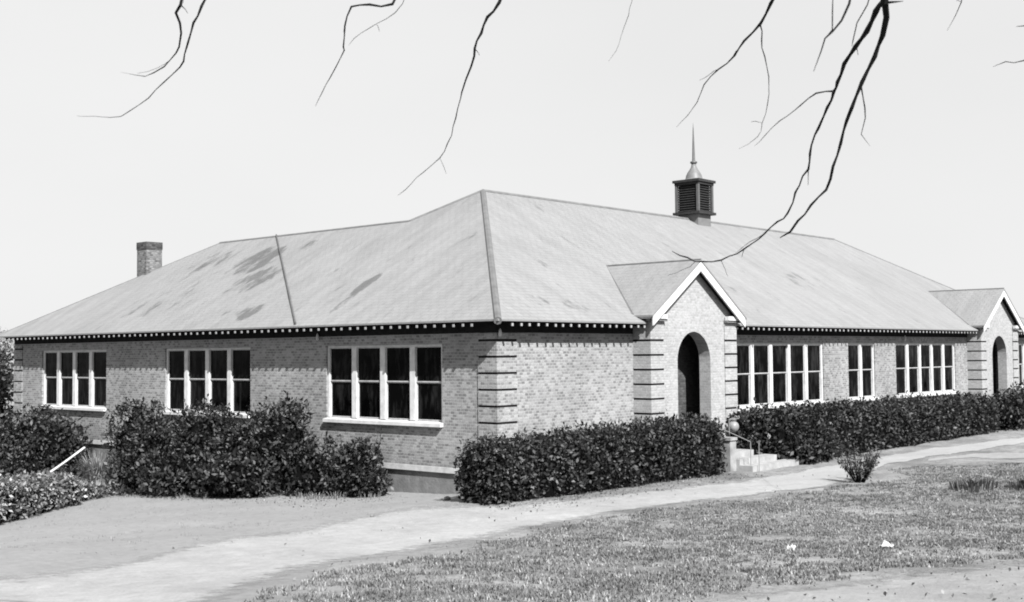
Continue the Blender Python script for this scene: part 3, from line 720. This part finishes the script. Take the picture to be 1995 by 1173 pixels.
def ico(mb, c, r, seed, mi=0, scale=.78, nseg=12):
    c = np.array(c); base = len(mb.v); nr_ = nseg//2
    for i in range(nr_+1):
        th = math.pi*i/nr_
        for j in range(nseg):
            ph = 2*math.pi*j/nseg; d = np.array([math.sin(th)*math.cos(ph), math.sin(th)*math.sin(ph), math.cos(th)])
            s = scale*(1+.10*math.sin(5*ph+seed+3*th)); p = c+d*np.array(r)*s; mb.v.append(tuple(p))
    for i in range(nr_):
        for j in range(nseg):
            j2 = (j+1) % nseg; mb.f.append((base+i*nseg+j, base+(i+1)*nseg+j, base+(i+1)*nseg+j2, base+i*nseg+j2)); mb.m.append(mi)
def bush(name, label, cat, blobs, n, size, group=None, leafmat='leaf', twigmat='twig', seed=0, amp=.2, sprouts=0, core=.72, shell=.35, aspect=2.0):
    b0 = blobs[0][0]; root = thing(name, (b0[0], b0[1], float(ground_z(b0[0], b0[1]))), label, cat, group)
    Q = blob_cloud(blobs, n, size, seed, amp, shell, aspect); extra = []
    cm = MB()
    for i, (c, r) in enumerate(blobs): ico(cm, c, r, seed+i, 0, core)
    for i in range(sprouts):       # loose shoots above the outline
        c, r = blobs[rng.integers(len(blobs))]; c = np.array(c); a = rng.random()*6.283; q = rng.random()**.5
        st_ = c + np.array([math.cos(a)*r[0]*q*.8, math.sin(a)*r[1]*q*.8, r[2]*math.sqrt(max(0.05, 1-q*q*.7))*.92])
        dr = np.array([math.cos(a)*.45, math.sin(a)*.45, 1.0])+rng.normal(size=3)*.25; dr /= np.linalg.norm(dr); L = .18+.32*rng.random()
        cm.tube([st_, st_+dr*L*.5+np.array([0, 0, .02]), st_+dr*L], [.008, .006, .003], 4)
        m = 9; t = rng.random(m)*L; P = st_+dr*t[:, None]+rng.normal(size=(m, 3))*.02
        extra.append(leaf_quads(P, np.tile(dr, (m, 1)), size*.95, aspect, 1.2))
    quads('foliage', np.concatenate([Q]+extra), M[leafmat], root)
    cm.build('branch_mass', M[twigmat], root)
    return root

# clipped hedges along the front
hedge('hedge', 'clipped dark hedge between the near corner of the school and the first arch', 'hedge', [
    dict(p0=(-2.0, -1.1), p1=(6.9, -1.45), width=1.35, h0=1.20, h1=1.40, n=30000, seed=1, amp=.14, size=.10, top_wild=.22)],
    group='clipped hedges along the front wall')
hedge('hedge', 'long dark hedge under the front windows between the two porches', 'hedge', [
    dict(p0=(10.55, -1.45), p1=(27.6, -1.15), width=1.5, h0=1.50, h1=1.32, n=36000, seed=5, amp=.14, size=.115, top_wild=.2),
    dict(p0=(9.2, -.98), p1=(10.9, -1.1), width=.75, h0=1.45, h1=1.5, n=3200, seed=6, amp=.1, size=.13, top_wild=.2, zlift=.02)],
    group='clipped hedges along the front wall')
bush('bush', 'low dark bush bulging out of the long hedge by the steps', 'bush', [((10.9, -2.15, -.15), (.75, .55, .50)), ((11.9, -2.1, -.05), (.9, .5, .6)), ((10.5, -1.6, .2), (.55, .5, .7))], 5200, .14, seed=9, amp=.1)
bush('bush', 'tall black bush in front of the far porch at the right edge', 'bush', [((29.2, -1.7, .2), (1.4, .8, .95)), ((31.2, -1.9, .35), (1.5, .9, 1.05)), ((33.5, -2.0, .3), (1.6, .9, .95))], 9000, .14, seed=14, amp=.15, sprouts=10)
# side bushes
gz = lambda x, y: float(ground_z(x, y))
bush('bush', 'big spreading dark bush under the middle window of the left side', 'bush', [
    ((-1.6, 13.0, .25), (1.0, 1.0, 1.12)), ((-1.8, 11.4, -.25), (1.1, 1.0, 1.15)), ((-1.5, 9.7, .15), (1.1, .95, 1.22)), ((-1.3, 8.2, -.05), (1.1, .9, 1.15)), ((-1.2, 6.7, .35), (.95, .85, 1.12)), ((-1.1, 5.5, -.35), (.85, .7, .8)),
    ((-2.4, 9.6, -.5), (1.0, 1.6, .65)), ((-2.2, 7.3, -.45), (.9, 1.5, .55)), ((-2.3, 11.6, -.6), (1.0, 1.1, .6))], 34000, .128, seed=21, amp=.42, sprouts=260, core=.7, leafmat='leaf')
bush('bush', 'smaller round bush right of the big one, below the window nearest the corner', 'bush', [((-.95, 3.95, -.15), (.62, .68, .85)), ((-.9, 4.5, -.45), (.6, .6, .5)), ((-1.0, 3.5, -.45), (.5, .5, .42))], 7500, .108, seed=31, amp=.16, sprouts=26, core=.7)
bush('bush', 'tall dark bush under the far window of the left side', 'bush', [
    ((-1.5, 19.6, -.1), (1.2, 1.5, 1.2)), ((-1.4, 18.4, -.2), (1.1, 1.1, .95)), ((-2.6, 20.2, -.6), (1.4, 1.9, .85)), ((-2.3, 18.6, -.9), (1.2, 1.2, .6))], 18000, .135, seed=41, amp=.22, sprouts=40, core=.7)
bush('bush', 'pale leaved bush at the left edge beyond the tall dark one', 'bush', [((-1.9, 23.6, -.1), (1.2, 1.3, 1.1)), ((-3.2, 23.2, -.6), (1.3, 1.4, .8))], 9000, .14, seed=47, amp=.2, sprouts=20, leafmat='leaf_pale', twigmat='twig_pale')
hedge('low_hedge', 'low pale speckled hedge at the left edge in front of the dark bushes', 'hedge', [
    dict(p0=(-10.4, 6.4), p1=(-5.5, 10.7), width=1.6, h0=.92, h1=.78, n=14000, seed=51, amp=.12, size=.11, end_round=.8),
    dict(p0=(-5.7, 10.55), p1=(-3.4, 12.3), width=1.0, h0=.62, h1=.25, n=3200, seed=52, amp=.10, size=.11, end_round=.5)], leafmat='leaf_light')

# plants made of blades or stems
def blades(c, n, h, spread, lean, w, droop=.3, seed=0):
    r = np.random.default_rng(seed); out = []
    for i in range(n):
        a = r.random()*6.283; q = r.random()**.5*spread; b = np.array([c[0]+math.cos(a)*q, c[1]+math.sin(a)*q, 0]); b[2] = gz(b[0], b[1])
        hh = h*(.55+.5*r.random()); dr = np.array([math.cos(a), math.sin(a), 0])*lean*(.3+r.random())
        s = np.array([-math.sin(a), math.cos(a), 0])*w
        p1 = b+np.array([0, 0, hh*.6])+dr*hh*.35; p2 = b+np.array([0, 0, hh*(1-droop*r.random())])+dr*hh
        out.append([b-s, b+s, p1+s*.8, p1-s*.8]); out.append([p1-s*.8, p1+s*.8, p2+s*.15, p2-s*.15])
    return np.array(out)
px_, py_ = -2.75, 13.35
t = thing('grass_clump', (px_, py_, gz(px_, py_)), 'pale drooping clump of tall grass between the two dark bush masses', 'plant')
quads('blade', blades((px_, py_), 1500, 1.25, .22, .38, .014, .45, 3), M['straw'], t)
sx, sy = 7.1, -5.75
t = thing('shrub', (sx, sy, gz(sx, sy)), 'small vase shaped shrub with upright bare stems beside the path', 'shrub')
mb = MB(); r_ = np.random.default_rng(5); LP = []
for i in range(38):
    a = r_.random()*6.283; ln = (.42+.42*r_.random()); b = Vector((sx+math.cos(a)*.10, sy+math.sin(a)*.10, gz(sx, sy)-.02)); le = .2+.55*r_.random()
    pts = [b + Vector((math.cos(a)*le*k*k*.25*4/ 4 + math.cos(a)*le*k*.5, math.sin(a)*le*k*.7, ln*k)) for k in (0, .35, .7, 1.0)]
    mb.tube(pts, [.014, .011, .007, .003], 5)
    for k in range(34):
        q = .18+.82*r_.random()**.8; f = q*3; i0 = min(2, int(f)); p = pts[i0].lerp(pts[i0+1], f-i0); LP.append(np.array(p)+r_.normal(size=3)*.035)
mb.build('stem', M['twig'], t)
LP = np.array(LP); quads('foliage', leaf_quads(LP, np.tile([0, 0, 1.], (len(LP), 1)), .075, 2.2, 1.3), M['leaf_pale'], t)
# dark ground-hugging plant at the right edge of the lawn
t = thing('low_shrub', (8.6, -9.3, gz(8.6, -9.3)), 'low dark spreading plant on the lawn at the right edge', 'shrub')
quads('foliage', np.concatenate([blades((7.0+.42*i, -8.6-.32*i+.5*math.sin(i*2.1)), 90, .34, .55, .6, .014, .4, 60+i) for i in range(9)]), M['leaf_mid'], t)
# white sloping rail between bushes
mb = MB(); p0 = Vector((-1.35, 16.7, -.1)); p1 = Vector((-3.55, 15.2, -.80))
mb.tube([p0, p0.lerp(p1, .5)+Vector((0, 0, -.015)), p1], [.038, .034, .038], 6); mb.tube([p1, p1-Vector((0, 0, .35))], .04, 6)
tag(mb.build('sloping_rail', M['white']), 'white sloping rail coming down from the ledge between the bushes', 'rail')

# tree beyond the left corner, and a paler far one above the eave
def far_tree(name, label, x, y, h, blobs, n, size, mat, seed):
    g = gz(x, y); root = thing(name, (x, y, g), label, 'tree')
    mb = MB(); pts = [(x, y, g-.2), (x+.1, y, g+h*.3), (x-.05, y+.1, g+h*.55), (x, y, g+h*.85)]
    mb.tube(pts, [.16, .13, .09, .03], 8)
    for i, (c, r) in enumerate(blobs): mb.tube([pts[2 if i % 2 else 1], tuple((np.array(pts[2])+np.array(c))/2+np.array([0, 0, .1])), c], [.06, .04, .015], 5)
    mb.build('trunk', M['bark'], root)
    quads('crown', blob_cloud(blobs, n, size, seed, .4, .75), mat, root)
far_tree('garden_tree', 'dark leafy tree standing beyond the far left corner of the school', 1.0, 30.5, 4.5,
    [((.7, 30.2, 2.5), (1.5, 1.5, 1.3)), ((-1.2, 30.6, 2.3), (1.5, 1.4, 1.2)), ((1.8, 30.6, 1.9), (1.2, 1.3, 1.2)), ((-.4, 30.6, 1.2), (1.5, 1.4, 1.3)), ((1.7, 31, 1.0), (1.3, 1.3, 1.2)), ((.2, 29.8, .2), (1.6, 1.3, 1.1)), ((1.6, 30.4, -.2), (1.3, 1.2, 1.0)), ((-1.8, 30.8, .3), (1.4, 1.4, 1.3))], 42000, .22, M['leaf_dark'], 71)
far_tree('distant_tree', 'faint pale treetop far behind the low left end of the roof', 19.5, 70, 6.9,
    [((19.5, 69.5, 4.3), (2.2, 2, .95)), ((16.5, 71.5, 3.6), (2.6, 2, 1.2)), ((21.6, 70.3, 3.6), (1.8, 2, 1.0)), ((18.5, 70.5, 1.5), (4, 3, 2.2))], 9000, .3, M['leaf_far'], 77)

# bare tree whose twigs hang in front of the camera: trunk to the right, limbs over the view
tx, ty = -14.6, -25.6; tg = gz(tx, ty)
tr = thing('bare_tree', (tx, ty, tg), 'leafless tree whose thin dark branches hang across the top of the view', 'tree')
def bend(a, b, n, amp, seed):
    r = np.random.default_rng(seed); a = np.array(a); b = np.array(b); out = []
    for i in range(n+1):
        t = i/n; out.append(a*(1-t)+b*t+r.normal(size=3)*amp*math.sin(math.pi*t)+np.array([0, 0, math.sin(math.pi*t)*.35]))
    return out
tips = [np.array(b[0][:3]) for b in DATA['br']]; trad = [b[0][3] for b in DATA['br']]
fork = np.array([tx+.1, ty+.4, tg+3.6]); top = np.array([tx-.3, ty+.9, tg+8.5])
mb = MB(); tpts = bend((tx, ty, tg-.3), fork, 6, .05, 1); mb.tube(tpts, np.linspace(.30, .20, 7), 12); mb.tube(bend(fork, top, 6, .12, 2), np.linspace(.19, .05, 7), 9)
mb.build('trunk', M['bark'], tr)
jn = Vector((-15.6, -19.6, 6.6))
# limbs: a spine that arches over the view and gets thinner towards the left
spine = [Vector(fork), Vector((-14.9, -22.6, 6.3)), Vector((-15.8, -19.9, 6.6)), Vector((-16.2, -18.0, 6.45)), Vector((-16.7, -16.0, 6.3)), Vector((-17.4, -13.9, 6.1)), Vector((-18.0, -12.2, 5.8))]
mb = MB(); mb.tube(spine, [.15, .12, .095, .075, .055, .035, .015], 9); mb.build('limb', M['bark'], tr)
def near_spine(p):
    best = None
    for a, b in zip(spine[:-1], spine[1:]):
        for k in range(11):
            q = a.lerp(b, k/10); d = (q-Vector(p)).length
            if best is None or d < best[0]: best = (d, q)
    return best[1]
RS = .40
def wiggle(b, seed):
    RS = .40 if seed in (108, 109) else .56
    r = np.random.default_rng(seed); out = []; rad = []
    for i in range(len(b)-1):
        p, q = np.array(b[i]), np.array(b[i+1]); L = np.linalg.norm(q[:3]-p[:3]); m = max(1, int(L/.05))
        for k in range(m):
            t = k/m; a0 = np.array(b[max(i-1, 0)]); a3 = np.array(b[min(i+2, len(b)-1)])
            v = .5*((2*p)+(q-a0)*t+(2*a0-5*p+4*q-a3)*t*t+(3*p-a0-3*q+a3)*t**3); v[3] = p[3]*(1-t)+q[3]*t; out.append(v[:3]+r.normal(size=3)*.0035*(k > 0)); rad.append(v[3]*RS*(1.45 if k == 0 else 1))
    out.append(np.array(b[-1][:3])); rad.append(b[-1][3]*RS*.6)
    return out, rad
for i, b in enumerate(DATA['br']):
    mb = MB(); out, rad = wiggle(b, 100+i)
    start_out = b[0][2] > 4.15   # begins above the frame: joined to the limb
    if i not in (1, 4, 7, 10, 11):
        s = near_spine(out[0]); st_ = np.array(s); e = out[0]; r0 = max(rad[0]*1.3, .006); n = 5
        pre = []; prad = []
        for k in range(n):
            t = k/n; pre.append(st_*(1-t)+e*t+rng.normal(size=3)*.03*(k > 0)); prad.append(r0*1.3*(1-t)+rad[0]*t)
        out = pre+out; rad = prad+rad
    mb.tube(out, rad, 7)
    # short side spurs
    r = np.random.default_rng(200+i)
    for k in range(2, len(out)-3, 3):
        if r.random() < .18 and rad[k] > .0016:
            d = (np.array(out[k+1])-np.array(out[k-1])); d /= np.linalg.norm(d); d = d*.8+r.normal(size=3)*.6; d /= np.linalg.norm(d); L = .08+.2*r.random(); q = [out[k]]
            for j in range(4): d = d+r.normal(size=3)*.22+np.array([0, 0, -.06]); d /= np.linalg.norm(d); q.append(q[-1]+d*L/4)
            mb.tube(q, np.linspace(rad[k]*.5, .0009, 5), 5)
        elif r.random() < .3 and rad[k] > .0016:
            d = r.normal(size=3); d[2] -= .6; d /= np.linalg.norm(d); L = .03+.07*r.random(); mb.tube([out[k], out[k]+d*L*.6, out[k]+d*L+np.array([0, 0, -.01])], [rad[k]*.45, .0018, .0012], 4)
    mb.build('branch', M['bark'], tr)

# ------------------------------------------------------------------ grass, stones, litter
def tufts(n, xr, yr, cond, h, seed, per=5, w=.006):
    r = np.random.default_rng(seed); x = r.uniform(*xr, n); y = r.uniform(*yr, n); m = cond(x, y, r.random(n)); x, y = x[m], y[m]
    x = np.repeat(x, per)+r.normal(size=len(x)*per)*.035; y = np.repeat(y, per)+r.normal(size=len(y)*per)*.035; k = len(x)
    z = ground_z(x, y)+lump(x, y)-.005; a = r.random(k)*6.283; H = h*(.4+.9*r.random(k)); le = H*(.2+.9*r.random(k))
    s = np.stack([-np.sin(a), np.cos(a), 0*a], 1)*w; b = np.stack([x, y, z], 1); tip = b+np.stack([np.cos(a)*le, np.sin(a)*le, H], 1); mid = (b+tip)/2+np.array([0, 0, 1])*H[:, None]*.12
    return np.stack([b-s, b+s, tip+s*.2, tip-s*.2], 1)
def side(x, y):      # > 0 on the lawn side of the road's near edge
    P = np.array(DATA['road_near']+[[8.5, -6.3], [20, -11]]); P = P[np.argsort(P[:, 0])]
    return np.interp(x, P[:, 0], P[:, 1]) - y
def verge(x, y):
    P = np.array(DATA['corner_far']); P = P[np.argsort(P[:, 0])]
    return y - np.interp(x, P[:, 0], P[:, 1]) - .25*np.sin(2.3*x)*np.sin(5.1*x+1)
clump = lambda x, y: np.sin(1.7*x+.6*y)*np.sin(1.2*y-.8*x+1)+.7*np.sin(4.1*x-2*y)*np.sin(3.3*y+1.7*x)
G1 = tufts(105000, (-15, 16), (-17, -2), lambda x, y, u: (side(x, y) > .12*np.sin(3*x)+.1) & (u < .52+.34*clump(x, y)) & (verge(x, y) > .15) & ((x+15)*.75+(y+14)*.66 > -3), .04, 1, 7, .010)
G2 = tufts(12000, (-12, 3), (-3, 13), lambda x, y, u: (u < .12+.1*clump(x, y)), .035, 2, 4, .004)
G3 = np.concatenate([blades((-1.2-.5*math.sin(i*.9)-.23*i*.55, 3.2+.62*i), 42, .20, .30, .5, .010, .4, 300+i) for i in range(15)])
M['grass'] = leaf_mat('dry_grass', .09, .30, .85, .04)
tag(quads('grass', np.concatenate([G1, G2, G3]), M['grass']), 'short patchy dry grass growing on the lawn', 'grass', kind='stuff')
nl_ = 5200; r9 = np.random.default_rng(77); lx = np.r_[r9.uniform(-12, 14, 3400), r9.uniform(-2.4, 7, 900), -1.2-r9.random(900)*2.5]; ly = np.r_[r9.uniform(-15, -2.5, 3400), -1.9-r9.random(900)**2*1.3, r9.uniform(2, 14, 900)]
offr = (side(lx, ly) > -.3) | (np.arange(nl_) >= 3400) | (r9.random(nl_) < .12); lx, ly = lx[offr], ly[offr]; LPp = np.stack([lx, ly, ground_z(lx, ly)+lump(lx, ly)+.015], 1)
M['dead_leaf'] = leaf_mat('dead_leaf', .03, .22, .8, .1)
tag(quads('fallen_leaves', leaf_quads(LPp, np.tile([0, 0, 1.], (len(lx), 1)), .045, 1.6, .35, -.0), M['dead_leaf']), 'scattered dead leaves on the lawn and along the hedges', 'leaves', kind='stuff')
def stone(x, y, s, label, name='stone', seed=0, mat='stone', flat=.6):
    mb = MB(); ico(mb, (x, y, gz(x, y)+s*flat*.35), (s, s*.8, s*flat), seed, 0, 1.0, 10)
    return tag(mb.build(name, M[mat], None, True), label, name.replace('_', ' '))
stone(6.94, -3.12, .07, 'small dark stone lying alone on the pale path near the steps', seed=3)
stone(-1.4, .3, .09, 'dark stone by the end of the clipped hedge near the building corner', seed=5)
stone(-4.81, -.94, .05, 'tiny stone in the middle of the pale dirt road', seed=7)
def scrap(x, y, s, label, seed):
    r = np.random.default_rng(seed); mb = MB(); n = 7; g = gz(x, y)+.03
    P = [[(x+(i/(n-1)-.5)*s*1.3+r.normal()*.01, y+(j/(n-1)-.5)*s+r.normal()*.01, g+abs(r.normal())*.035+.02*math.sin(i*1.3+j)) for i in range(n)] for j in range(n)]
    for j in range(n-1):
        for i in range(n-1): mb.face([P[j][i], P[j][i+1], P[j+1][i+1], P[j+1][i]])
    bpy_o = mb.build('paper_scrap', M['paper']); sm = bpy_o.modifiers.new('t', 'SOLIDIFY'); sm.thickness = .003
    return tag(bpy_o, label, 'litter')
scrap(-4.0, -11.5, .15, 'larger crumpled white paper scrap on the lawn at lower right', 1)
scrap(-5.25, -10.6, .09, 'small pale paper scrap on the lawn left of the larger one', 2)

# ------------------------------------------------------------------ light and sky
az, el = math.atan2(.415, .91), R(41)
travel = Vector((math.sin(az)*math.cos(el), math.cos(az)*math.cos(el), -math.sin(el)))
sun = bpy.data.lights.new('sun', 'SUN'); sun.energy = 5.0; sun.angle = R(.5); sun.color = (1, 1, 1)
so = bpy.data.objects.new('sun', sun); C.objects.link(so); so.rotation_euler = travel.to_track_quat('-Z', 'Y').to_euler(); so.location = (-20, -30, 40)
w = bpy.data.worlds.new('World'); sc.world = w; w.use_nodes = True; nt = w.node_tree
bg = nt.nodes['Background']
sky = N(nt, 'ShaderNodeTexSky', sky_type='NISHITA'); sky.sun_disc = False; sky.sun_elevation = el
# compass direction of the sun: from where the light comes
sky.sun_rotation = math.atan2(-travel.x, -travel.y)
bw = N(nt, 'ShaderNodeRGBToBW'); nt.links.new(sky.outputs[0], bw.inputs[0])
mr = N(nt, 'ShaderNodeMapRange'); mr.inputs['From Min'].default_value = 1; mr.inputs['From Max'].default_value = 9
mr.inputs['To Min'].default_value = 3.25; mr.inputs['To Max'].default_value = 3.55; nt.links.new(bw.outputs[0], mr.inputs[0])
tc = N(nt, 'ShaderNodeTexCoord'); cl = noise(nt, mapped(nt, tc.outputs['Generated'], (1, 1, 2.5)), 1.6, 4, .5)
cv = mathn(nt, 'MULTIPLY', mr.outputs[0], ramp(nt, cl, [(.3, .965), (.7, 1.025)]))
nt.links.new(cv, bg.inputs['Color']); bg.inputs['Strength'].default_value = .10

# ------------------------------------------------------------------ camera
cam = bpy.data.cameras.new('camera'); co = bpy.data.objects.new('camera', cam); C.objects.link(co); sc.camera = co
F = Vector((0.74682101, 0.66359788, 0.04354582)); Rr = Vector((0.66449494, -0.74723825, -0.00902648)); U = Vector((-0.02654915, -0.03567714, 0.99901065))
m = Matrix((( Rr.x, U.x, -F.x, cam_loc.x), (Rr.y, U.y, -F.y, cam_loc.y), (Rr.z, U.z, -F.z, cam_loc.z), (0, 0, 0, 1)))
co.matrix_world = m
cam.sensor_width = 36; cam.lens = 36*2352.21/1995; cam.clip_start = .1; cam.clip_end = 3000
cam.dof.use_dof = True; cam.dof.focus_distance = 30; cam.dof.aperture_fstop = 7
sc.view_settings.view_transform = 'Standard'; sc.view_settings.look = 'None'; sc.view_settings.exposure = 1.35; sc.view_settings.gamma = 1
sc.cycles.filter_width = 1.9
sc.cycles.max_bounces = 5; sc.cycles.transparent_max_bounces = 12
